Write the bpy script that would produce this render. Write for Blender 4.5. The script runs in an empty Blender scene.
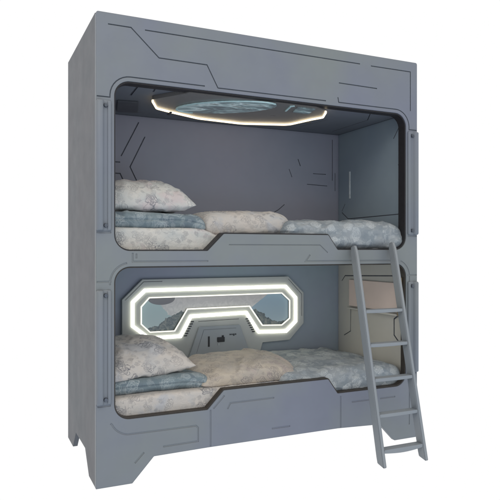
import bpy, bmesh, math, random
from mathutils import Vector, Matrix, noise
from math import radians as R, sin, cos, pi

scene = bpy.context.scene
col = scene.collection
random.seed(3)

# ------------------------------------------------------------------ materials
def mat(name):
    m = bpy.data.materials.new(name); m.use_nodes = True
    nt = m.node_tree; nt.nodes.clear()
    out = nt.nodes.new('ShaderNodeOutputMaterial')
    b = nt.nodes.new('ShaderNodeBsdfPrincipled')
    nt.links.new(b.outputs[0], out.inputs[0])
    return m, nt, b

class N:
    """tiny node helper"""
    def __init__(s, nt): s.nt = nt
    def n(s, t, **k):
        x = s.nt.nodes.new(t)
        for a, v in k.items(): setattr(x, a, v)
        return x
    def l(s, a, b): s.nt.links.new(a, b)
    def m(s, op, a, b=None, c=None, clamp=False):
        x = s.nt.nodes.new('ShaderNodeMath'); x.operation = op; x.use_clamp = clamp
        for i, v in enumerate((a, b, c)):
            if v is None: continue
            if isinstance(v, (int, float)): x.inputs[i].default_value = v
            else: s.nt.links.new(v, x.inputs[i])
        return x.outputs[0]
    def mix(s, f, a, b, bt='MIX'):
        x = s.nt.nodes.new('ShaderNodeMix'); x.data_type = 'RGBA'; x.blend_type = bt
        for i, v in ((0, f), (6, a), (7, b)):
            if isinstance(v, (int, float)): x.inputs[i].default_value = v
            elif isinstance(v, tuple): x.inputs[i].default_value = (*v, 1) if len(v) == 3 else v
            else: s.nt.links.new(v, x.inputs[i])
        return x.outputs[2]
    def ramp(s, f, stops, interp='LINEAR'):
        x = s.nt.nodes.new('ShaderNodeValToRGB'); x.color_ramp.interpolation = interp
        e = x.color_ramp.elements
        while len(e) < len(stops): e.new(.5)
        for i, (p, c) in enumerate(stops):
            e[i].position = p; e[i].color = (*c, 1) if len(c) == 3 else c
        s.nt.links.new(f, x.inputs[0]); return x.outputs[0]
    def noise(s, vec, scale, detail=3, rough=.5, dist=0):
        x = s.nt.nodes.new('ShaderNodeTexNoise'); x.inputs['Scale'].default_value = scale
        x.inputs['Detail'].default_value = detail; x.inputs['Roughness'].default_value = rough
        x.inputs['Distortion'].default_value = dist
        s.nt.links.new(vec, x.inputs['Vector']); return x

def paint(name, base, tint, rough=.48, bevel=.006, var=.5, spec=.35):
    """sprayed satin lacquer over board: slow tone drift, faint orange-peel, colour darkened in corners and recesses"""
    m, nt, b = mat(name); h = N(nt)
    geo = h.n('ShaderNodeNewGeometry'); P = geo.outputs['Position']
    n1 = h.noise(P, 1.3, 3, .55)
    n2 = h.noise(P, 7, 5, .6)
    f = h.ramp(n1.outputs[0], [(.36, (0, 0, 0)), (.64, (1, 1, 1))])
    c = h.mix(f, base, tint)
    g = h.ramp(n2.outputs[0], [(.3, (.93, .93, .93)), (.7, (1.05, 1.05, 1.05))])
    c = h.mix(var, c, g, 'MULTIPLY')
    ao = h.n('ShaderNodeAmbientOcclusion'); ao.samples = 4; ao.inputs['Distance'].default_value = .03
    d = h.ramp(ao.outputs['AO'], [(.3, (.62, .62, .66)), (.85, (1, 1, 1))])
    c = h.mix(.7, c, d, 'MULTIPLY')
    h.l(c, b.inputs['Base Color'])
    n3 = h.noise(P, 260, 2, .5)
    rr = h.m('MULTIPLY_ADD', n2.outputs[0], .18, rough - .09); h.l(rr, b.inputs['Roughness'])
    b.inputs['Specular IOR Level'].default_value = spec
    bu = h.n('ShaderNodeBump'); bu.inputs['Strength'].default_value = .09; bu.inputs['Distance'].default_value = .001
    h.l(n3.outputs[0], bu.inputs['Height'])
    if bevel:
        bv = h.n('ShaderNodeBevel'); bv.samples = 4; bv.inputs['Radius'].default_value = bevel
        h.l(bv.outputs[0], bu.inputs['Normal'])
    h.l(bu.outputs[0], b.inputs['Normal'])
    return m

def plain(name, c, rough=.6, metal=0, emis=None, strength=0, spec=.4):
    m, nt, b = mat(name); h = N(nt)
    geo = h.n('ShaderNodeNewGeometry')
    n = h.noise(geo.outputs['Position'], 40, 3)
    g = h.ramp(n.outputs[0], [(.3, (.85, .85, .85)), (.7, (1.1, 1.1, 1.1))])
    h.l(h.mix(1.0, c, g, 'MULTIPLY'), b.inputs['Base Color'])
    b.inputs['Roughness'].default_value = rough; b.inputs['Metallic'].default_value = metal
    b.inputs['Specular IOR Level'].default_value = spec
    if emis:
        b.inputs['Emission Color'].default_value = (*emis, 1); b.inputs['Emission Strength'].default_value = strength
    return m

def fabric(name, base, tint, line, patch, pscale=9.0, seed=0.0, lstr=.75, light=None):
    """cotton printed with outlined blossoms, stems and pale washes"""
    m, nt, b = mat(name); h = N(nt)
    tc = h.n('ShaderNodeUVMap'); tc.uv_map = 'UVMap'
    mp = h.n('ShaderNodeMapping'); mp.inputs['Location'].default_value = (seed, seed * .7, 0)
    h.l(tc.outputs[0], mp.inputs[0]); V = mp.outputs[0]
    warp = h.noise(V, 9, 2)
    wv = h.n('ShaderNodeVectorMath', operation='MULTIPLY_ADD')
    h.l(warp.outputs['Color'], wv.inputs[0]); wv.inputs[1].default_value = (.06, .06, 0); h.l(V, wv.inputs[2])
    W = wv.outputs[0]
    def flowers(scale, petals, ringr, width):
        vo = h.n('ShaderNodeTexVoronoi', voronoi_dimensions='2D'); vo.inputs['Scale'].default_value = scale
        vo.inputs['Randomness'].default_value = .85
        h.l(W, vo.inputs['Vector'])
        sub = h.n('ShaderNodeVectorMath', operation='SUBTRACT'); h.l(W, sub.inputs[0]); h.l(vo.outputs['Position'], sub.inputs[1])
        sc = h.n('ShaderNodeVectorMath', operation='SCALE'); sc.inputs['Scale'].default_value = scale
        h.l(sub.outputs[0], sc.inputs[0])
        sp = h.n('ShaderNodeSeparateXYZ'); h.l(sc.outputs[0], sp.inputs[0])
        r = vo.outputs['Distance']
        cs = h.n('ShaderNodeSeparateColor'); h.l(vo.outputs['Color'], cs.inputs[0])
        th = h.m('ARCTAN2', sp.outputs[1], sp.outputs[0])
        ph = h.m('MULTIPLY', cs.outputs[0], 6.28)
        pet = h.m('ABSOLUTE', h.m('SINE', h.m('ADD', h.m('MULTIPLY', th, petals / 2), ph)))
        size = h.m('MULTIPLY_ADD', cs.outputs[1], ringr * .5, ringr * .62)
        tot = None
        wob = h.noise(V, scale * 3.2, 3)
        for k, pk, of in ((1.0, .26, 0), (.74, .34, .9), (.5, .40, 2.0), (.24, .3, 2.6)):
            pt = h.m('ABSOLUTE', h.m('SINE', h.m('ADD', h.m('MULTIPLY', th, petals / 2 if k > .6 else 1.5), h.m('ADD', ph, of))))
            edge = h.m('MULTIPLY', size, h.m('MULTIPLY_ADD', pt, pk * k, (1 - pk) * k))
            d = h.m('ABSOLUTE', h.m('SUBTRACT', h.m('ADD', r, h.m('MULTIPLY_ADD', wob.outputs[0], .42, -.21)), edge))
            ln = h.m('SUBTRACT', 1.0, h.m('DIVIDE', d, width), clamp=True)
            tot = ln if tot is None else h.m('MAXIMUM', tot, ln)
        has = h.m('GREATER_THAN', cs.outputs[2], .3)
        inside = h.m('LESS_THAN', r, size)
        return h.m('MULTIPLY', tot, has), h.m('MULTIPLY', inside, has), cs.outputs[1]
    l1, in1, rnd = flowers(pscale, 5, .42, .035)
    l2, in2, rnd2 = flowers(pscale * 2.3, 6, .36, .06)
    # wandering stems
    sn = h.noise(V, pscale * .75, 2, .5, .8)
    stem = h.m('SUBTRACT', 1.0, h.m('DIVIDE', h.m('ABSOLUTE', h.m('SUBTRACT', sn.outputs[0], .5)), .010), clamp=True)
    stem = h.m('MULTIPLY', stem, h.m('SUBTRACT', 1.0, in1))
    lines = h.m('MAXIMUM', l1, h.m('MAXIMUM', h.m('MULTIPLY', l2, .55), h.m('MULTIPLY', stem, .55)), clamp=True)
    fade = h.noise(V, 5, 3)
    fd = h.ramp(fade.outputs[0], [(.34, (.3, .3, .3)), (.6, (1, 1, 1))])
    n1 = h.noise(V, 6, 4, .6); f = h.ramp(n1.outputs[0], [(.4, (0, 0, 0)), (.62, (1, 1, 1))])
    c = h.mix(f, base, tint)
    n2 = h.noise(V, 4.2, 4, .65, .5); f2 = h.ramp(n2.outputs[0], [(.53, (0, 0, 0)), (.63, (1, 1, 1))])
    c = h.mix(h.m('MULTIPLY', f2, .6), c, patch)
    if light: c = h.mix(h.m('MULTIPLY', in1, .5), c, light)
    c = h.mix(h.m('MULTIPLY', h.m('MULTIPLY', lines, fd), lstr), c, line)
    h.l(c, b.inputs['Base Color'])
    b.inputs['Roughness'].default_value = .9; b.inputs['Specular IOR Level'].default_value = .15
    b.inputs['Sheen Weight'].default_value = .12; b.inputs['Sheen Roughness'].default_value = .5
    geo = h.n('ShaderNodeNewGeometry')
    wr = h.noise(geo.outputs['Position'], 22, 5, .6, .6); weave = h.noise(geo.outputs['Position'], 420, 2)
    hh = h.m('MULTIPLY_ADD', weave.outputs[0], .06, wr.outputs[0])
    bu = h.n('ShaderNodeBump'); bu.inputs['Strength'].default_value = .5; bu.inputs['Distance'].default_value = .012
    h.l(hh, bu.inputs['Height']); h.l(bu.outputs[0], b.inputs['Normal'])
    return m

M = {}
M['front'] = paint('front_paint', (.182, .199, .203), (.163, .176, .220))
M['side'] = paint('shaded_side_paint', (.076, .077, .088), (.064, .073, .085), var=.22)  # darker than the front: the side's shade is put into the colour
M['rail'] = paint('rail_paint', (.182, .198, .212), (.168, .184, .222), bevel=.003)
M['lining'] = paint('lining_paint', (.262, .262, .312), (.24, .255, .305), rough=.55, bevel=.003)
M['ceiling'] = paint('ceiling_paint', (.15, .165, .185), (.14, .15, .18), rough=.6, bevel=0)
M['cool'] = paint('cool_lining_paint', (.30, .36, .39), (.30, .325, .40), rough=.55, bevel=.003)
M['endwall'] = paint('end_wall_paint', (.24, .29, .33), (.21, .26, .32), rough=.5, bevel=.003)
M['warm_lit_wall'] = paint('warm_lit_end_wall_paint', (.52, .50, .46), (.56, .53, .47), rough=.5, bevel=.003)  # warm light on the lower end wall is put into this paler colour
M['peach'] = paint('warm_lit_tray_paint', (.74, .59, .52), (.68, .56, .50), rough=.5, bevel=.002)  # warm light falling on the tray panel is mixed into its colour
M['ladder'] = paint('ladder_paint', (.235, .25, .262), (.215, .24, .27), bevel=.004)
M['groove'] = plain('groove_dark', (.085, .097, .115), .8)
M['groove_soft'] = plain('groove_soft', (.095, .10, .12), .8)
M['gasket'] = plain('gasket_black', (.018, .016, .018), .5)
M['gasket_brown'] = plain('gasket_brown', (.035, .028, .022), .5)
M['ochre'] = plain('ochre_jamb', (.22, .16, .08), .8)
M['dark'] = plain('dark_plastic', (.025, .027, .032), .4)
M['bolt'] = plain('bolt_metal', (.10, .11, .13), .45, .6)
M['panel'] = paint('pale_panel_paint', (.46, .47, .45), (.40, .42, .42), rough=.5, bevel=.004)
M['console'] = paint('console_paint', (.36, .39, .41), (.32, .35, .38), rough=.5, bevel=.003)
M['ceilpanel'] = paint('ceiling_disc_paint', (.175, .155, .135), (.14, .135, .13), rough=.3, bevel=0, spec=.6)
M['led'] = plain('led_white', (.9, .9, .85), .5, emis=(1.0, .98, .80), strength=4.0)
M['led_thin'] = plain('led_white_thin', (.9, .9, .85), .5, emis=(1.0, .97, .78), strength=1.1)
M['led_warm'] = plain('led_warm', (.9, .85, .75), .5, emis=(1.0, .80, .50), strength=2.6)
M['white_lens'] = plain('pale_lens', (.55, .6, .62), .35)
M['cream'] = fabric('cream_floral_cotton', (.50, .455, .415), (.45, .43, .41), (.10, .105, .125), (.36, .375, .41), 10.5, 0.3, .95)
M['cream2'] = fabric('beige_floral_cotton', (.46, .40, .33), (.40, .36, .315), (.15, .14, .15), (.40, .33, .31), 9.5, 4.1, .8)
M['grey'] = fabric('grey_cream_floral_cotton', (.53, .51, .475), (.455, .465, .455), (.12, .125, .15), (.50, .41, .41), 11.0, 9.2, .95)
M['blue'] = fabric('teal_floral_cotton', (.135, .175, .20), (.175, .22, .24), (.42, .45, .46), (.12, .15, .185), 10.0, 2.2, .8, (.21, .26, .285))
M['blue2'] = fabric('slate_floral_cotton', (.21, .24, .265), (.28, .30, .315), (.50, .52, .525), (.155, .185, .215), 11.0, 6.4, .85, (.36, .385, .40))

def screen_mat():
    m, nt, b = mat('window_picture'); h = N(nt)
    geo = h.n('ShaderNodeNewGeometry'); P = geo.outputs['Position']
    sp = h.n('ShaderNodeSeparateXYZ'); h.l(P, sp.inputs[0]); x, z = sp.outputs[0], sp.outputs[2]
    n = h.noise(P, 11, 5, .6); nf = h.noise(P, 22, 4, .55, 1.6); big = h.noise(P, 5, 3)
    lr = h.m('GREATER_THAN', x, 1.0)
    sky = h.mix(lr, (.235, .33, .35), (.16, .25, .33))
    zz = h.m('MULTIPLY_ADD', h.m('SUBTRACT', z, .70), 3.0, 0, clamp=True)
    sky = h.mix(zz, h.mix(.5, sky, (.30, .34, .33)), sky)
    # pale hull between the two view ports, sloping edges
    edge_l = h.m('SUBTRACT', h.m('MULTIPLY_ADD', z, -1.25, 1.70), h.m('MULTIPLY', n.outputs[0], .10))
    edge_r = h.m('MULTIPLY_ADD', z, 1.45, .09)
    hull = h.m('MULTIPLY', h.m('GREATER_THAN', x, edge_l), h.m('LESS_THAN', x, edge_r))
    hc = h.ramp(nf.outputs[0], [(.3, (.34, .34, .34)), (.5, (.40, .40, .39)), (.7, (.47, .46, .45))])
    zb = h.m('MULTIPLY_ADD', z, 9.0, -7.45, clamp=True)
    hc = h.mix(zb, hc, (.27, .26, .275))
    c = h.mix(hull, sky, hc)
    # dark oval under the upper edge
    dx = h.m('DIVIDE', h.m('SUBTRACT', x, .60), .095); dz = h.m('DIVIDE', h.m('SUBTRACT', z, .905), .042)
    rr = h.m('ADD', h.m('MULTIPLY', dx, dx), h.m('MULTIPLY', dz, dz))
    c = h.mix(h.m('LESS_THAN', rr, 1.0), c, (.10, .10, .11))
    # rocks
    dl = h.m('ABSOLUTE', h.m('SUBTRACT', x, .73)); dr = h.m('ABSOLUTE', h.m('SUBTRACT', x, 1.31))
    peak = h.m('MAXIMUM', h.m('MULTIPLY_ADD', dl, -.55, .13), h.m('MULTIPLY_ADD', dr, -.7, .125))
    peak = h.m('MAXIMUM', peak, .02)
    hz = h.m('ADD', h.m('ADD', peak, .69), h.m('MULTIPLY_ADD', n.outputs[0], .11, -.06))
    rock = h.m('LESS_THAN', z, hz)
    rc = h.ramp(nf.outputs[0], [(.30, (.035, .05, .058)), (.5, (.09, .11, .115)), (.66, (.17, .18, .165)), (.8, (.24, .25, .24))])
    c = h.mix(rock, c, rc)
    h.l(c, b.inputs['Base Color']); b.inputs['Roughness'].default_value = .3
    h.l(c, b.inputs['Emission Color']); b.inputs['Emission Strength'].default_value = .34
    return m
M['screen'] = screen_mat()

def swirl_mat():
    m, nt, b = mat('ceiling_picture'); h = N(nt)
    geo = h.n('ShaderNodeNewGeometry'); P = geo.outputs['Position']
    mp = h.n('ShaderNodeMapping'); mp.inputs['Scale'].default_value = (1, 2.2, 1); h.l(P, mp.inputs[0])
    a = h.noise(mp.outputs[0], 3.2, 6, .62, 1.6)
    c = h.ramp(a.outputs[0], [(.36, (.05, .06, .062)), (.46, (.10, .13, .14)), (.54, (.19, .27, .28)), (.60, (.42, .52, .54)), (.66, (.16, .2, .2)), (.74, (.09, .08, .07))])
    h.l(c, b.inputs['Base Color']); b.inputs['Roughness'].default_value = .18
    h.l(c, b.inputs['Emission Color']); b.inputs['Emission Strength'].default_value = .35
    return m
M['swirl'] = swirl_mat()
M['swirl_rim'] = plain('pale_teal_rim', (.40, .55, .57), .3, emis=(.40, .6, .62), strength=.12)

# ------------------------------------------------------------------ mesh helpers
def link(name, me, m, parent=None):
    o = bpy.data.objects.new(name, me); col.objects.link(o)
    if m is not None:
        for mm in (m if isinstance(m, (list, tuple)) else [m]): me.materials.append(mm)
    if parent: o.parent = parent
    return o
def fin(name, bm, m, parent=None, smooth=False):
    me = bpy.data.meshes.new(name)
    bmesh.ops.recalc_face_normals(bm, faces=bm.faces)
    bm.to_mesh(me); bm.free()
    if smooth:
        for p in me.polygons: p.use_smooth = True
    return link(name, me, m, parent)
def auto_smooth(o, ang=35):
    me = o.data
    for p in me.polygons: p.use_smooth = True
    bm = bmesh.new(); bm.from_mesh(me)
    for e in bm.edges:
        e.smooth = not (len(e.link_faces) == 2 and e.calc_face_angle(0) > R(ang))
    bm.to_mesh(me); bm.free()
def box(bm, a, b):
    r = bmesh.ops.create_cube(bm, size=1)
    for v in r['verts']:
        v.co = Vector([(a[i] + b[i]) / 2 + v.co[i] * (b[i] - a[i]) for i in range(3)])
    return r['verts']
def bevel_all(bm, w, seg=2):
    bmesh.ops.bevel(bm, geom=bm.edges[:], offset=w, segments=seg, affect='EDGES', profile=.5)
def rnd(pts, rad, seg=8):
    """round the corners of a closed 2D loop; rad: one radius or a list"""
    out = []; n = len(pts)
    for i, p in enumerate(pts):
        r = rad[i] if isinstance(rad, (list, tuple)) else rad
        p = Vector(p); a = Vector(pts[i - 1]); c = Vector(pts[(i + 1) % n])
        if r <= 0: out.append(p); continue
        d1 = (a - p).normalized(); d2 = (c - p).normalized()
        ang = d1.angle(d2); t = r / math.tan(ang / 2)
        p1 = p + d1 * t; p2 = p + d2 * t
        cen = p + (d1 + d2).normalized() * (r / sin(ang / 2))
        v1 = p1 - cen; v2 = p2 - cen
        full = v1.angle(v2)
        s = 1 if (v1.x * v2.y - v1.y * v2.x) > 0 else -1
        for k in range(seg + 1):
            q = full * k / seg * s
            out.append(cen + Vector((v1.x * cos(q) - v1.y * sin(q), v1.x * sin(q) + v1.y * cos(q))))
    return out
def to3(ax, p, d):
    if ax == 'y': return Vector((p[0], d, p[1]))
    if ax == 'x': return Vector((d, p[0], p[1]))
    return Vector((p[0], p[1], d))
def plate(bm, loops, ax, d0, d1):
    """closed flat plate with holes, loops[0] the outline, from depth d0 to d1 along axis ax"""
    es = []
    for L in loops:
        vs = [bm.verts.new(to3(ax, p, d0)) for p in L]
        es += [bm.edges.new((vs[i], vs[(i + 1) % len(vs)])) for i in range(len(vs))]
    r = bmesh.ops.triangle_fill(bm, use_beauty=True, use_dissolve=False, edges=es)
    fs = [g for g in r['geom'] if isinstance(g, bmesh.types.BMFace)]
    e = bmesh.ops.extrude_face_region(bm, geom=fs)
    off = to3(ax, (0, 0), d1 - d0)
    bmesh.ops.translate(bm, verts=[g for g in e['geom'] if isinstance(g, bmesh.types.BMVert)], vec=off)
    bmesh.ops.recalc_face_normals(bm, faces=bm.faces)
def offset_path(pts, w, closed=False):
    """left and right mitred offsets of a polyline"""
    P = [Vector(p) for p in pts]; n = len(P); A = []; B = []
    for i in range(n):
        if closed: d1 = (P[i] - P[i - 1]).normalized(); d2 = (P[(i + 1) % n] - P[i]).normalized()
        else:
            d1 = (P[i] - P[i - 1]).normalized() if i > 0 else (P[1] - P[0]).normalized()
            d2 = (P[i + 1] - P[i]).normalized() if i < n - 1 else d1
        t = (d1 + d2).normalized(); nrm = Vector((-t.y, t.x))
        c = max(.35, nrm.dot(Vector((-d1.y, d1.x))))
        A.append(P[i] + nrm * (w / 2 / c)); B.append(P[i] - nrm * (w / 2 / c))
    return A, B
def ribbon(bm, pts, w, ax, d0, d1, closed=False):
    A, B = offset_path(pts, w, closed); n = len(A)
    rows = []
    for i in range(n):
        rows.append([bm.verts.new(to3(ax, p, d)) for p, d in ((A[i], d0), (B[i], d0), (B[i], d1), (A[i], d1))])
    for i in range(n if closed else n - 1):
        a = rows[i]; b = rows[(i + 1) % n]
        for k in range(4): bm.faces.new((a[k], a[(k + 1) % 4], b[(k + 1) % 4], b[k]))
    if not closed: bm.faces.new(rows[0]); bm.faces.new(rows[-1][::-1])
def carve(o, grooves, ax, d0, d1, w=.006, soft=0):
    """cut fine dark grooves into the face of o, one after the other"""
    if len(o.data.materials) < 2: o.data.materials.append(M['groove'] if o.name.startswith('front') else M['groove_soft'])
    dg = bpy.context.evaluated_depsgraph_get()
    for g in grooves:
        ww = w
        if isinstance(g, tuple) and isinstance(g[1], float): g, ww = g
        bm = bmesh.new(); ribbon(bm, g, ww * (2.0 if ww <= soft and o.name.startswith('front') and ww < .005 else 1), ax, d0, d1 * .5 if ww <= soft and abs(d1) < .01 else d1)
        bmesh.ops.recalc_face_normals(bm, faces=bm.faces)
        me = bpy.data.meshes.new('cut'); bm.to_mesh(me); bm.free()
        me.materials.append(o.data.materials[0]); me.materials.append(o.data.materials[1])
        for p in me.polygons: p.material_index = 0 if ww <= soft else 1
        c = bpy.data.objects.new('cut', me); col.objects.link(c)
        md = o.modifiers.new('b', 'BOOLEAN'); md.operation = 'DIFFERENCE'; md.object = c; md.solver = 'EXACT'
        dg.update()
        nm = bpy.data.meshes.new_from_object(o.evaluated_get(dg))
        o.modifiers.clear(); old = o.data; o.data = nm
        bpy.data.objects.remove(c); bpy.data.meshes.remove(me); bpy.data.meshes.remove(old)
def empty(name, loc, label, cat, group=None):
    o = bpy.data.objects.new(name, None); col.objects.link(o); o.location = loc; o.empty_display_size = .1
    o['label'] = label; o['category'] = cat
    if group: o['group'] = group
    return o
def reparent(root):
    """children were built in world space: keep them there"""
    inv = Matrix.Translation(-root.location)
    for ch in [o for o in bpy.data.objects if o.parent == root]:
        ch.matrix_parent_inverse = inv

# ------------------------------------------------------------------ the bunk bed
W, D, H = 2.10, .963, 2.477
bed = empty('bunk_bed', (0, 0, 0), 'tall grey blue two-berth sleeping pod bunk with rounded openings and lit window panel', 'bunk bed')

# outline of the front with its two feet, and the two openings with their raised guards
outline = [(.0, 0), (.19, 0), (.308, .127), (.62, .132), (1.48, .132), (1.80, .118), (1.915, 0), (W, 0), (W, H), (0, H)]
def opening(zb, zr, zt, rad=.085):
    x0, x1 = .094, 2.010
    pts = [(x0, zb), (.618, zb), (.716, zr), (1.410, zr), (1.478, zb + .006), (x1, zb + .006), (x1, zt), (x0, zt)]
    return rnd(pts, [rad, .012, .012, .012, .012, rad, rad, rad], 10)
up = opening(1.233, 1.330, 2.131); lo = opening(.342, .442, 1.150)
bm = bmesh.new()
plate(bm, [rnd(outline, [0, .006, .01, 0, 0, .01, .006, 0, .012, .012], 4), up, lo], 'y', 0, .03)
front = fin('front_frame', bm, M['front'], bed)
def arc(cx, cz, r, a0, a1, n=8):
    return [(cx + r * cos(R(a0 + (a1 - a0) * k / n)), cz + r * sin(R(a0 + (a1 - a0) * k / n))) for k in range(n + 1)]
G = [
    [(.062, 2.417), (.183, 2.417), (.336, 2.276), (.613, 2.274), (.679, 2.152), (1.393, 2.154)],
    [(.259, 2.415), (1.645, 2.413)],
    [(1.729, 2.411), (2.045, 2.412), (2.045, 2.154)],
    [(1.488, 2.275), (1.776, 2.272)],
    [(.004, 2.036), (.072, 2.036)] + arc(.180, 2.046, .108, 178, 90) + [(.60, 2.154)],
    [(1.480, 2.185), (1.486, 2.154)] + arc(1.926, 2.046, .108, 90, 2) + [(2.034, 2.030), (2.096, 2.030)],
    ([(.747, 1.268), (1.350, 1.268), (1.405, 1.222)], .005),
    ([(.192, 1.222), (.192, 1.176), (.62, 1.176)], .004),
    ([(.212, 1.218), (.212, 1.194)], .004),
    ([(1.280, 1.208), (1.249, 1.170), (1.885, 1.170)], .004),
    ([(.072, 1.055)] + arc(.180, 1.062, .108, 176, 100), .004),
    ([(2.036, 1.000), (2.036, 1.045)] + arc(1.926, 1.062, .110, 0, 70), .004),
    ([(.075, .330)] + arc(.180, .37, .108, 205, 262) + [(.33, .262), (.548, .262), (.560, .250), (.560, .175), (.36, .172)], .004),
    ([(.634, .340), (.634, .136)], .004),
    ([(.652, .346), (.718, .412)], .004),
    ([(.738, .335), (.755, .366), (1.035, .368)], .004),
    ([(1.021, .188), (1.142, .188)], .004),
    ([(1.500, .330), (1.500, .136)], .004),
    ([(1.584, .285), (1.76, .285)], .004),
    ([(1.80, .285), (1.92, .285)], .004),
    ([(.204, .106), (.253, .155)], .004),
    ([(2.035, .33), (2.035, .09)], .004),
    ([(.008, .425), (.075, .425)], .004), ([(2.025, .425), (2.092, .425)], .004),
    ([(.004, 1.072), (.078, 1.072)], .004), ([(2.022, 1.072), (2.096, 1.072)], .004),
    ([(.004, 1.330), (.078, 1.330)], .004), ([(2.022, 1.330), (2.096, 1.330)], .004),
]
carve(front, G, 'y', -.01, .0045, .0052, .0051)

# dark rubber trims lining the openings
def inset_loop(L, d):
    A, B = offset_path(L, 2 * d, True)
    def area(Q): return abs(sum(Q[i - 1].x * Q[i].y - Q[i].x * Q[i - 1].y for i in range(len(Q))))
    return A if area(A) < area(B) else B
for L, m, dp in ((up, M['gasket'], .07), (lo, M['gasket_brown'], .046)):
    bm = bmesh.new(); ribbon(bm, inset_loop(L, .004), .0065, 'y', .007, dp, True)
    fin('opening_trim', bm, m, bed)

bm = bmesh.new(); box(bm, (1.996, .030, .80), (2.0005, .075, 1.055)); fin('jamb_strip', bm, M['ochre'], bed)  # thin golden-brown strip along the lower opening's right jamb
# side panels, with the feet cut out below
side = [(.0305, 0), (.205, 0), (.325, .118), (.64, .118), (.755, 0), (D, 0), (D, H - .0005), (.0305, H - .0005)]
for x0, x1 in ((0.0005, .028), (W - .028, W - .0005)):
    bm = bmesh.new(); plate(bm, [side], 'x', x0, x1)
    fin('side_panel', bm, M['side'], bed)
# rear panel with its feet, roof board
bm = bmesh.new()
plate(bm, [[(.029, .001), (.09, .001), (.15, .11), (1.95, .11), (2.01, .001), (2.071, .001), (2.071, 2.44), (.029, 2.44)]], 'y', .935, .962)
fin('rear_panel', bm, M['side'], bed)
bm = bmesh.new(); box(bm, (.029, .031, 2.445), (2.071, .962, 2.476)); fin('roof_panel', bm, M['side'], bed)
# inner cabins: back, ends, ceilings, decks
def slab(name, a, b, m): 
    bm = bmesh.new(); box(bm, a, b); return fin(name, bm, m, bed)
yB = .85
ub = slab('back_lining', (.051, yB, 1.20), (2.041, yB + .02, 2.14), M['lining'])
carve(ub, [
    ([(.445, 2.10), (.405, 2.02), (.326, 1.865)], .007), ([(.20, 1.822), (.319, 1.824)], .007),
    ([(.20, 1.748), (.319, 1.748), (.346, 1.692), (.37, 1.63)], .007),
    ([(.488, 2.006), (.386, 1.796), (.448, 1.67), (.50, 1.58)], .007),
    ([(1.677, 1.93), (1.698, 1.878)], .006), ([(1.81, 1.826), (1.925, 1.826)], .005),
    ([(1.756, 1.742), (1.936, 1.736)], .005), ([(1.60, 1.85), (1.625, 1.79)], .004), ([(1.44, 1.50), (1.51, 1.54), (1.56, 1.58)], .005),
    ([(1.985, 2.10), (1.985, 1.78)], .004), ([(2.010, 1.84), (2.010, 1.70)], .004),
], 'y', yB - .01, yB + .005)
lb = slab('back_lining', (.051, yB, .30), (2.041, yB + .02, 1.165), M['cool'])
carve(lb, [([(.25, 1.10), (.16, 1.02), (.16, .80)], .004)], 'y', yB - .01, yB + .005)

ue = slab('end_wall', (2.041, .073, 1.20), (2.06, .87, 2.14), M['endwall'])
carve(ue, [
    ([(.757, 1.593), (.80, 1.54)], .004),
    ([(.80, 1.53), (.716, 1.476), (.12, 1.480), (.078, 1.51)], .006),
    ([(.12, 1.813), (.079, 1.842)], .006), ([(.17, 2.0), (.11, 2.07)], .006),
], 'x', 2.03, 2.045)
bm = bmesh.new(); box(bm, (2.036, .683, 1.63), (2.0405, .697, 1.835)); fin('light_slot', bm, M['white_lens'], bed)
le = slab('end_wall', (2.041, .073, .30), (2.06, .87, 1.165), M['warm_lit_wall'])
carve(le, [
    ([(.68, .80), (.684, .621), (.77, .58)], .006),
    ([(.11, .80), (.163, .766), (.163, .657), (.099, .605)], .010),
    ([(.757, 1.040), (.099, 1.064)], .008), ([(.80, 1.0), (.757, 1.04)], .006),
], 'x', 2.03, 2.046)
bm = bmesh.new(); box(bm, (2.026, .115, .815), (2.0405, .685, 1.015)); bevel_all(bm, .004)
nich = fin('tray_panel', bm, M['peach'], bed)
bm = bmesh.new(); box(bm, (2.012, .105, .792), (2.0405, .69, .805)); bevel_all(bm, .003)
fin('ledge', bm, M['warm_lit_wall'], bed)
slab('end_wall', (.030, .073, 1.20), (.050, .87, 2.14), M['lining'])
slab('end_wall', (.030, .073, .30), (.050, .87, 1.165), M['cool'])
uc = slab('cabin_ceiling', (.051, .032, 2.141), (2.04, .849, 2.165), M['ceiling'])
carve(uc, [([(.245, .05), (.26, .33)], .012), ([(.34, .06), (.36, .20)], .010), ([(1.62, .10), (1.80, .10), (1.92, .30), (1.92, .75)], .006),
           ([(.30, .74), (1.75, .74)], .006), ([(1.60, .70), (1.66, .40)], .005)], 'z', 2.13, 2.147)
slab('cabin_ceiling', (.051, .032, 1.153), (2.04, .849, 1.168), M['cool'])
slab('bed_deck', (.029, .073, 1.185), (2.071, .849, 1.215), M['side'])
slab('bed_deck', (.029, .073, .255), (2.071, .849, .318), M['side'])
# small trapezoid speaker grille at the rear corner of the upper ceiling
bm = bmesh.new()
plate(bm, [[(.215, .46), (.335, .44), (.40, .70), (.27, .73)]], 'z', 2.128, 2.1405)
fin('speaker_grille', bm, M['side'], bed)

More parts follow.
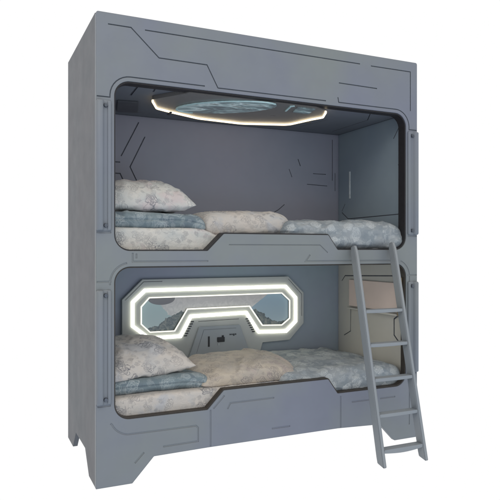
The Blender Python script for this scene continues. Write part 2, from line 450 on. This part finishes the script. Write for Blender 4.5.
# ceiling light: long octagonal disc with a glowing rim
oct_ = [(.375, .275), (.455, .455), (.560, .512), (.79, .618), (1.115, .648), (1.425, .548), (1.488, .322), (1.520, .240), (1.455, .095), (1.35, .045), (.52, .045)]
oct_ = rnd(oct_, [.03, .06, .06, .14, .14, .08, .05, .03, .03, .03, .03], 5)
cl = None
bm = bmesh.new(); plate(bm, [oct_], 'z', 2.117, 2.1405)
cl = fin('ceiling_light', bm, M['ceilpanel'], bed)
bm = bmesh.new(); far = [p for p in oct_ if p.y > (.08 if p.x > 1 else .27)]; k0 = min(range(len(far)), key=lambda i: far[i].x); far = far[k0:] + far[:k0]
far = sorted(far, key=lambda p: (math.atan2(p.y - .2, -(p.x - .95)) + pi / 2) % (2 * pi))
ribbon(bm, [tuple(p) for p in far], .008, 'z', 2.106, 2.1165)
fin('light_strip', bm, M['led_warm'], cl)
# dark clips across the strip
for (a, b) in (((.56, .55), (.552, .47)), ((1.474, .385), (1.505, .372))):
    bm = bmesh.new(); ribbon(bm, [a, b], .014, 'z', 2.098, 2.1045); fin('clip', bm, M['dark'], cl)
def ell(cx, cy, rx, ry, n=36, rot=0, p=2.0):
    out = []
    for k in range(n):
        t = 2 * pi * k / n
        x = rx * math.copysign(abs(cos(t)) ** (2 / p), cos(t)); y = ry * math.copysign(abs(sin(t)) ** (2 / p), sin(t))
        out.append(Vector((cx + x * cos(rot) - y * sin(rot), cy + x * sin(rot) + y * cos(rot))))
    return out
e1 = ell(.835, .255, .315, .15, rot=R(-36))
bm = bmesh.new(); plate(bm, [e1], 'z', 2.111, 2.1165); fin('picture_disc', bm, M['swirl'], cl)
bm = bmesh.new(); ribbon(bm, [tuple(p) for p in e1[14:36]], .009, 'z', 2.107, 2.1145); fin('disc_rim', bm, M['swirl_rim'], cl)
e2 = [(1.235, .075), (1.36, .07), (1.385, .20), (1.27, .20)]
bm = bmesh.new(); plate(bm, [[Vector(p) for p in e2]], 'z', 2.111, 2.1165); fin('picture_disc', bm, M['swirl'], cl)
bm = bmesh.new(); ribbon(bm, [(1.215, .19), (1.185, .07), (1.20, .05)], .01, 'z', 2.110, 2.1165); fin('disc_rim', bm, M['swirl_rim'], cl)

# lit window panel on the lower back wall
yP = .815
def closed(p): return [Vector(q) for q in p]
pan = [(.325, .56), (.325, .907), (.462, 1.040), (1.574, 1.040), (1.706, .915), (1.706, .685), (1.585, .566), (1.36, .560), (1.33, .46), (.72, .46), (.66, .56)]
ledo = [(.394, .731), (.394, .890), (.478, .967), (1.548, .967), (1.634, .880), (1.634, .703), (1.552, .633), (1.325, .640), (1.226, .785), (.802, .778), (.727, .644), (.505, .644)]
ledi = [(.453, .741), (.453, .857), (.508, .916), (1.517, .918), (1.583, .861), (1.583, .728), (1.517, .681), (1.356, .687), (1.252, .831), (.778, .829), (.686, .683), (.513, .684)]
mid = [tuple((Vector(a) * .5 + Vector(b) * .5)) for a, b in zip(ledo, ledi)]
bm = bmesh.new(); plate(bm, [closed(pan), closed(ledi)], 'y', yP, yB - .001)
wp = fin('window_panel', bm, M['panel'], bed)
carve(wp, [([(.345, .905), (.47, 1.025), (.60, 1.025)], .003), ([(1.69, .74), (1.69, .905), (1.575, 1.022)], .003),
           ([(.86, .738), (1.17, .742)], .003)], 'y', yP - .01, yP + .003)
bm = bmesh.new(); ribbon(bm, ledo, .021, 'y', yP - .012, yP - .001, True); fin('light_strip', bm, M['led'], wp)
bm = bmesh.new(); ribbon(bm, ledi, .007, 'y', yP - .008, yP - .001, True); fin('light_strip', bm, M['led_thin'], wp)
bm = bmesh.new(); big = [Vector(p) for p in ledi]
plate(bm, [inset_loop(big, .001)], 'y', yP + .018, yP + .030); fin('screen', bm, M['screen'], wp)
# slanted vents beside the centre
for sx, x0, x1 in ((1, .765, .815), (-1, 1.285, 1.235)):
    bm = bmesh.new()
    for k in range(7):
        t = k / 6; cx = x0 + (x1 - x0) * t; cz = .645 + .095 * t
        vs = box(bm, (cx - .011, yP - .004, cz - .004), (cx + .011, yP - .0005, cz + .004))
    fin('vent', bm, M['dark'], wp)
# console under the window
con = [(.775, .465), (.862, .702), (1.170, .702), (1.262, .465)]
bm = bmesh.new(); plate(bm, [rnd(con, .012, 4)], 'y', yP - .016, yP - .0005)
cs = fin('console', bm, M['console'], wp)
carve(cs, [([(.84, .52), (.895, .68), (1.14, .68)], .003)], 'y', yP - .04, yP - .014, soft=.004)
bm = bmesh.new(); box(bm, (.926, yP - .019, .560), (.938, yP - .0165, .632)); fin('slot', bm, M['dark'], cs)
bm = bmesh.new(); box(bm, (.995, yP - .024, .588), (1.050, yP - .0165, .622)); box(bm, (1.030, yP - .021, .622), (1.045, yP - .0165, .634)); bevel_all(bm, .002, 1); fin('socket', bm, M['dark'], cs)
bm = bmesh.new(); box(bm, (1.002, yP - .021, .565), (1.009, yP - .0165, .580)); fin('indicator', bm, M['white_lens'], cs)
for k in range(4):
    bm = bmesh.new(); box(bm, (1.090 + k * .014, yP - .019, .632 - .006 * (k == 2)), (1.099 + k * .014, yP - .0165, .641)); fin('button', bm, M['dark'], cs)

# post rails at both ends of the front, with bolts
def rail(x_out, sgn, z0, z1):
    f = lambda x: x_out + sgn * x
    bm = bmesh.new()
    # profile across x (outer edge first), swept in z
    prof = [(.0006, -.0005), (.0006, -.017), (.006, -.0235), (.014, -.026), (.026, -.0255), (.033, -.020), (.037, -.009), (.041, -.0065), (.056, -.0065), (.060, -.0115), (.068, -.0125), (.075, -.0105), (.0785, -.005), (.0785, -.0005)]
    def shrink(p, s): return (p[0], -.0005 + (p[1] + .0005) * s)
    rows = []
    for z, s, ins in ((z0, .45, .004), (z0 + .004, .85, .001), (z0 + .010, 1, 0), (z1 - .010, 1, 0), (z1 - .004, .85, .001), (z1, .45, .004)):
        row = []
        for p in prof:
            q = shrink(p, s); xx = q[0] + (ins if p[0] < .02 else (-ins if p[0] > .06 else 0))
            row.append(bm.verts.new((f(xx), q[1], z)))
        rows.append(row)
    for a, b in zip(rows, rows[1:]):
        for k in range(len(a) - 1): bm.faces.new((a[k], a[k + 1], b[k + 1], b[k]))
        bm.faces.new((a[-1], a[0], b[0], b[-1]))
    bm.faces.new(rows[0]); bm.faces.new(rows[-1][::-1])
    o = fin('post_rail', bm, M['rail'], bed); auto_smooth(o, 40)
    for z in (z0 + .028, z1 - .028):
        bm = bmesh.new()
        bmesh.ops.create_cone(bm, cap_ends=True, segments=20, radius1=.0115, radius2=.009, depth=.012, matrix=Matrix.Translation((f(.048), -.0125, z)) @ Matrix.Rotation(R(90), 4, 'X'))
        box(bm, (f(.048) - .006, -.0195, z - .0015), (f(.048) + .006, -.0186, z + .0015))
        b = fin('bolt', bm, M['bolt'], o); auto_smooth(b, 40)
for xo, s in ((0, 1), (W, -1)):
    rail(xo, s, 1.338, 2.018); rail(xo, s, .432, 1.030)
reparent(bed)

# ------------------------------------------------------------------ ladder
lad = empty('ladder', (1.70, -.36, 0), 'slim grey blue painted ladder leaning on the right side of the bunk', 'ladder')
TL, BL_ = Vector((1.574, -.034, 1.262)), Vector((1.541, -.362, 0))
TR, BR_ = Vector((1.866, -.034, 1.285)), Vector((1.842, -.362, 0))
def stile(top, bot):
    d = (top - bot).normalized(); side_ = Vector((1, 0, 0)); fw = d.cross(side_).normalized()
    if fw.y > 0: fw = -fw
    bm = bmesh.new(); rows = []
    hw, hd = .0125, .029
    for t, k, lift in ((0, 1, 0), (.04, 1, 0), (.5, 1, 0), (.93, 1, 0), (.97, .9, 0), (1, .55, 0)):
        c = bot.lerp(top, t)
        row = []
        for a, b in ((-1, -1), (1, -1), (1, 1), (-1, 1)):
            p = c + side_ * (hw * a) + fw * (hd * b * k)
            if t == 0: p = p - d * (p.z / d.z) + Vector((0, 0, 0.0005 + (.012 if b < 0 else 0)))
            row.append(bm.verts.new(p))
        rows.append(row)
    for a, b in zip(rows, rows[1:]):
        for k in range(4): bm.faces.new((a[k], a[(k + 1) % 4], b[(k + 1) % 4], b[k]))
    bm.faces.new(rows[0]); bm.faces.new(rows[-1][::-1])
    bmesh.ops.bevel(bm, geom=[e for e in bm.edges], offset=.004, segments=2, affect='EDGES')
    o = fin('stile', bm, M['ladder'], lad); auto_smooth(o, 50)
stile(TL, BL_); stile(TR, BR_)
for i, z in enumerate((.085, .275, .472, .668, .866)):
    t = z / 1.262
    a = BL_.lerp(TL, t); b = BR_.lerp(TR, t * 1.262 / 1.285)
    bm = bmesh.new(); n = 10; rows = []
    for k in range(n + 1):
        s = k / n; c = a.lerp(b, s); c.x = a.x + .012 + (b.x - a.x - .024) * s
        bow = (.010 if i == 0 else .002) * sin(pi * s)
        th = .0095
        rows.append([bm.verts.new((c.x, c.y + yy, c.z + zz)) for yy, zz in ((-.026, -th - bow), (.024, -th - bow), (.024, th), (-.026, th))])
    for p, q in zip(rows, rows[1:]):
        for k in range(4): bm.faces.new((p[k], p[(k + 1) % 4], q[(k + 1) % 4], q[k]))
    bm.faces.new(rows[0]); bm.faces.new(rows[-1][::-1])
    bmesh.ops.bevel(bm, geom=[e for e in bm.edges if e.calc_face_angle(0) > .8], offset=.003, segments=2, affect='EDGES')
    o = fin('rung', bm, M['ladder'], lad); auto_smooth(o, 40)
reparent(lad)

# ------------------------------------------------------------------ bedding
def uvs(me, fn):
    uv = me.uv_layers.new(name='UVMap')
    for l in me.loops: uv.data[l.index].uv = fn(me.vertices[l.vertex_index].co)
def cushion(name, m, loc, half, h, rot=(0, 0, 0), p=2.6, q=.55, pinch=.14, crown=.62, wr=.012, seed=0, nu=90, nv=70, flat=.35, tilt=0, seam=True, roll=None, post=None, wscale=4.0, round_=0, floor_z=0):
    """soft stuffed shape: grid top and bottom meeting in a seam, pinched between its corners, creased"""
    bm = bmesh.new(); off = Vector((seed * 3.1, seed * 1.7, seed * 2.3)); grid = {}
    for side_ in (1, -1):
        for i in range(nu + 1):
            for j in range(nv + 1):
                u = -1 + 2 * i / nu; v = -1 + 2 * j / nv
                u = sin(u * pi / 2) * .55 + u * .45; v = sin(v * pi / 2) * .55 + v * .45
                edge = i in (0, nu) or j in (0, nv)
                if side_ == -1 and edge: grid[(side_, i, j)] = grid[(1, i, j)]; continue
                x = half[0] * u * (1 - pinch * (1 - v * v) * u * u) ; y = half[1] * v * (1 - pinch * (1 - u * u) * v * v)
                if round_:   # draw the corners in to a rounded outline
                    k = 1 - round_ * .36 * (abs(u * v)) ** 1.5; x *= k; y *= k
                t = max(0, (1 - abs(u) ** p)) ** q * max(0, (1 - abs(v) ** p)) ** q
                z = h * t * (crown if side_ == 1 else -(1 - crown) * flat / .35 * .9)
                nn = Vector((x, y, side_ * .3)) * wscale + off
                w1 = noise.fractal(nn, 1.0, 2.0, 4); 
                r2 = 1 - abs(noise.noise(Vector((x * 7 + w1, y * 3.2, seed)) * 1.0)) * 2
                z += side_ * (w1 * wr + max(0, r2 - .35) * wr * 1.5) * min(1, t * 2.5)
                # edge gathers
                g = max(abs(u), abs(v)); 
                if g > .75: z += side_ * .5 * wr * (g - .75) * 4 * sin((x + y * 1.3) * 70 + seed) * t
                grid[(side_, i, j)] = bm.verts.new((x, y, z))
    for side_ in (1, -1):
        for i in range(nu):
            for j in range(nv):
                q4 = [grid[(side_, i, j)], grid[(side_, i + 1, j)], grid[(side_, i + 1, j + 1)], grid[(side_, i, j + 1)]]
                bm.faces.new(q4 if side_ == 1 else q4[::-1])
    if post:
        for v in bm.verts: v.co = post(v.co)
    me = bpy.data.meshes.new(name); bm.to_mesh(me); bm.free()
    sx = seed * .37
    uvs(me, lambda c: (c.x + c.z * .25 + sx, c.y + c.z * .9 + sx * 2))
    for pl in me.polygons: pl.use_smooth = True
    o = link(name, me, m)
    from mathutils import Euler
    T = Matrix.Translation(loc); Rm = Euler(rot).to_matrix()
    for v in me.vertices:   # pressed against the cabin walls
        p = Rm @ v.co + Vector(loc)
        if p.x < .075: p.x = max(.053, .075 - (.075 - p.x) * .25 if p.x > -.013 else .053)
        if p.y < .088: p.y = .088 - (.088 - p.y) * .3
        if p.z < floor_z: p.z = floor_z
        v.co = p - Vector(loc)
    o.location = loc
    return o

def soft_block(name, m, x0, x1, y0, y1, z0, z1, rad=.05, wr=.006, seed=0, nx=120, dome=0.0, post=None, ex=8, wscale=5):
    """thick bedding: a rounded block whose top, front and ends crease like cloth"""
    bm = bmesh.new()
    bmesh.ops.create_cube(bm, size=2)
    bmesh.ops.subdivide_edges(bm, edges=bm.edges[:], cuts=54, use_grid_fill=True)
    hx, hy, hz = (x1 - x0) / 2, (y1 - y0) / 2, (z1 - z0) / 2
    c = Vector(((x0 + x1) / 2, (y0 + y1) / 2, (z0 + z1) / 2)); off = Vector((seed * 2.7, seed, seed * 1.9))
    for v in bm.verts:
        p = Vector((v.co.x * hx, v.co.y * hy, v.co.z * hz))
        r = min(rad, hx, hy, hz)
        q = Vector((max(-hx + r, min(hx - r, p.x)), max(-hy + r, min(hy - r, p.y)), max(-hz + r, min(hz - r, p.z))))
        d = p - q
        nrm = d.normalized() if d.length > 1e-6 else Vector((0, 0, 0))
        p = q + nrm * r
        # even out the sampling towards the rounded rim
        w = noise.fractal((p + off) * wscale, 1.0, 2.0, 4)
        rd = 1 - 2 * abs(noise.noise(Vector((p.x * 5 + w, p.y * 5, p.z * 8)) + off))
        p += nrm * (w * wr + max(0, rd - .3) * wr * 1.5)
        p.z += dome * (1 - (p.x / hx) ** 2) * (1 - (p.y / hy) ** 2) * (1 if p.z > 0 else 0)
        v.co = p + c
        if post: v.co = post(v.co)
    me = bpy.data.meshes.new(name); bmesh.ops.recalc_face_normals(bm, faces=bm.faces); bm.to_mesh(me); bm.free()
    sx = seed * .41
    uvs(me, lambda k: (k.x + sx, k.y * .8 + k.z * 1.0 + sx * 2))
    for pl in me.polygons: pl.use_smooth = True
    return link(name, me, m)

def tag(o, label, cat, group=None):
    o['label'] = label; o['category'] = cat
    if group: o['group'] = group

# upper berth
o = soft_block('mattress', M['grey'], .052, 2.030, .078, .845, 1.2155, 1.360, .022, .003, 1,
    post=lambda c: Vector((c.x, c.y, c.z - (.034 * max(0, min(1, (c.x - .62) / .08)) if c.z > 1.30 else 0))))
tag(o, 'upper berth mattress in cream floral cover, its front seen through the upper opening', 'mattress', 'berth mattresses')
o = soft_block('folded_quilt', M['blue'], .056, .650, .100, .80, 1.362, 1.448, .042, .007, 2,
    post=lambda c: Vector((c.x, c.y, c.z - .03 * max(0, (c.x - .48) / .17) ** 2)) + Vector((0, (.007 if c.y < .2 else 0) * math.exp(-((c.z - 1.405) / .006) ** 2), 0)))
tag(o, 'folded teal blue floral quilt under the pillow on the upper berth', 'quilt', 'folded quilts')
o = cushion('pillow', M['grey'], (.30, .36, 1.492), (.30, .27), .19, (0, 0, R(-4)), seed=3, crown=.78, wr=.012, p=2.8, floor_z=1.449)
tag(o, 'pale grey floral pillow on top of the folded quilt, upper berth', 'pillow', 'floral pillows')
o = cushion('pillow', M['cream'], (.935, .33, 1.368), (.335, .25), .160, (0, 0, R(0)), seed=5, crown=.66, wr=.008, p=5, q=.42, pinch=.0, round_=.5, floor_z=1.327)
tag(o, 'pinkish cream pillow lying flat in the middle of the upper berth', 'pillow', 'floral pillows')
def sag(c):
    z = c.z
    if c.x > 1.82: z -= .42 * (c.x - 1.82) ** 1.7
    return Vector((c.x, c.y, z))
o = soft_block('duvet', M['blue2'], 1.15, 2.034, .040, .80, 1.243, 1.412, .06, .014, 7, post=sag, dome=.014)
tag(o, 'slate blue floral duvet spread over the right end of the upper berth', 'duvet', 'floral duvets')

# lower berth
o = soft_block('mattress', M['cream'], .052, 2.000, .049, .845, .3185, .446, .022, .003, 11,
    post=lambda c: Vector((c.x, c.y + (.06 * max(0, min(1, (c.x - 1.0) / .2)) if c.y < .3 else 0), c.z - (.012 * max(0, min(1, (c.x - 1.2) / .2)) if c.z > .4 else 0))))
tag(o, 'lower berth mattress in pinkish cream floral cover near the floor', 'mattress', 'berth mattresses')
o = soft_block('folded_quilt', M['blue'], .056, .720, .100, .76, .447, .524, .038, .008, 12,
    post=lambda c: Vector((c.x, c.y, c.z - .035 * max(0, (c.x - .5) / .2) ** 2)) + Vector((0, (.007 if c.y < .2 else 0) * math.exp(-((c.z - .484) / .006) ** 2), 0)))
tag(o, 'folded teal blue floral quilt below the big pillow on the lower berth', 'quilt', 'folded quilts')
o = cushion('pillow', M['cream'], (.275, .37, .572), (.285, .28), .195, (R(5), R(-4), R(9)), seed=8, crown=.74, wr=.014, p=2.8, floor_z=.525)
tag(o, 'plump cream floral pillow on the folded quilt of the lower berth', 'pillow', 'floral pillows')
o = cushion('pillow', M['cream2'], (.935, .33, .472), (.365, .27), .158, (R(4), 0, R(2)), seed=15, crown=.66, wr=.014, p=3.2, q=.55, pinch=.0, round_=.35, floor_z=.447)
tag(o, 'warm beige pillow slumped in the middle of the lower berth', 'pillow', 'floral pillows')
def slope(c):
    z = c.z
    if c.x > 1.80: z -= .35 * (c.x - 1.80) ** 1.6
    return Vector((c.x, c.y, z))
o = soft_block('duvet', M['blue2'], 1.12, 2.034, .052, .84, .322, .476, .05, .014, 17, dome=.022, post=slope)
tag(o, 'slate blue floral duvet spread over the right end of the lower berth', 'duvet', 'floral duvets')

# ------------------------------------------------------------------ light and background
w = bpy.data.worlds.new('World'); scene.world = w; w.use_nodes = True
nt = w.node_tree; nt.nodes.clear(); h = N(nt)
out = h.n('ShaderNodeOutputWorld'); bg = h.n('ShaderNodeBackground'); h.l(bg.outputs[0], out.inputs[0])
tc = h.n('ShaderNodeTexCoord'); sp = h.n('ShaderNodeSeparateXYZ'); h.l(tc.outputs['Generated'], sp.inputs[0])
# white sweep behind the bed; a greyer room with cool low and neutral high light on the viewer's side
fy = h.m('MULTIPLY_ADD', sp.outputs[1], 4.0, -.2, clamp=True)
fz = h.m('MULTIPLY_ADD', sp.outputs[2], .5, .5, clamp=True)
room = h.ramp(fz, [(.0, (.70, .82, .98)), (.45, (.92, .96, 1.0)), (.8, (1.04, 1.02, .98)), (1, (1.05, 1.02, .98))])
lft = h.m('MULTIPLY_ADD', sp.outputs[0], 1.2, 1.45, clamp=True)
lft = h.m('MULTIPLY_ADD', lft, .45, .60)
rm = h.n('ShaderNodeVectorMath', operation='SCALE'); h.l(room, rm.inputs[0]); h.l(lft, rm.inputs['Scale']); room = rm.outputs[0]
h.l(h.mix(fy, room, (1.0, 1.0, 1.0)), bg.inputs[0]); bg.inputs[1].default_value = 1.0
def area(name, loc, tgt, size, power, colr):
    d = bpy.data.lights.new(name, 'AREA'); d.shape = 'RECTANGLE'; d.size = size[0]; d.size_y = size[1]; d.energy = power; d.color = colr
    o = bpy.data.objects.new(name, d); col.objects.link(o); o.location = loc
    o.rotation_euler = (Vector(tgt) - Vector(loc)).to_track_quat('-Z', 'Y').to_euler(); return o
area('added_softbox', (-1.6, -3.0, 4.2), (.6, 0, 2.0), (2.2, 1.6), 42, (1, .96, .87))  # unseen lamp, added to warm the front from the upper left
area('cool softbox', (1.2, -4.6, .1), (1.2, 0, .7), (2.4, 1.0), 16, (.55, .75, 1.0))  # second unseen lamp, added to turn the lower front bluer

# ------------------------------------------------------------------ camera
cd = bpy.data.cameras.new('camera'); cam = bpy.data.objects.new('camera', cd); col.objects.link(cam)
cam.location = (-.6035, -3.182, 1.238)
cam.rotation_euler = (R(90), 0, -math.atan2(.4223, .9067))
cd.lens = 36 * 607 / 500; cd.sensor_width = 36; cd.clip_end = 200; cd.clip_start = .05
scene.camera = cam
scene.view_settings.view_transform = 'Standard'; scene.view_settings.look = 'None'
scene.view_settings.exposure = 0; scene.view_settings.gamma = 1
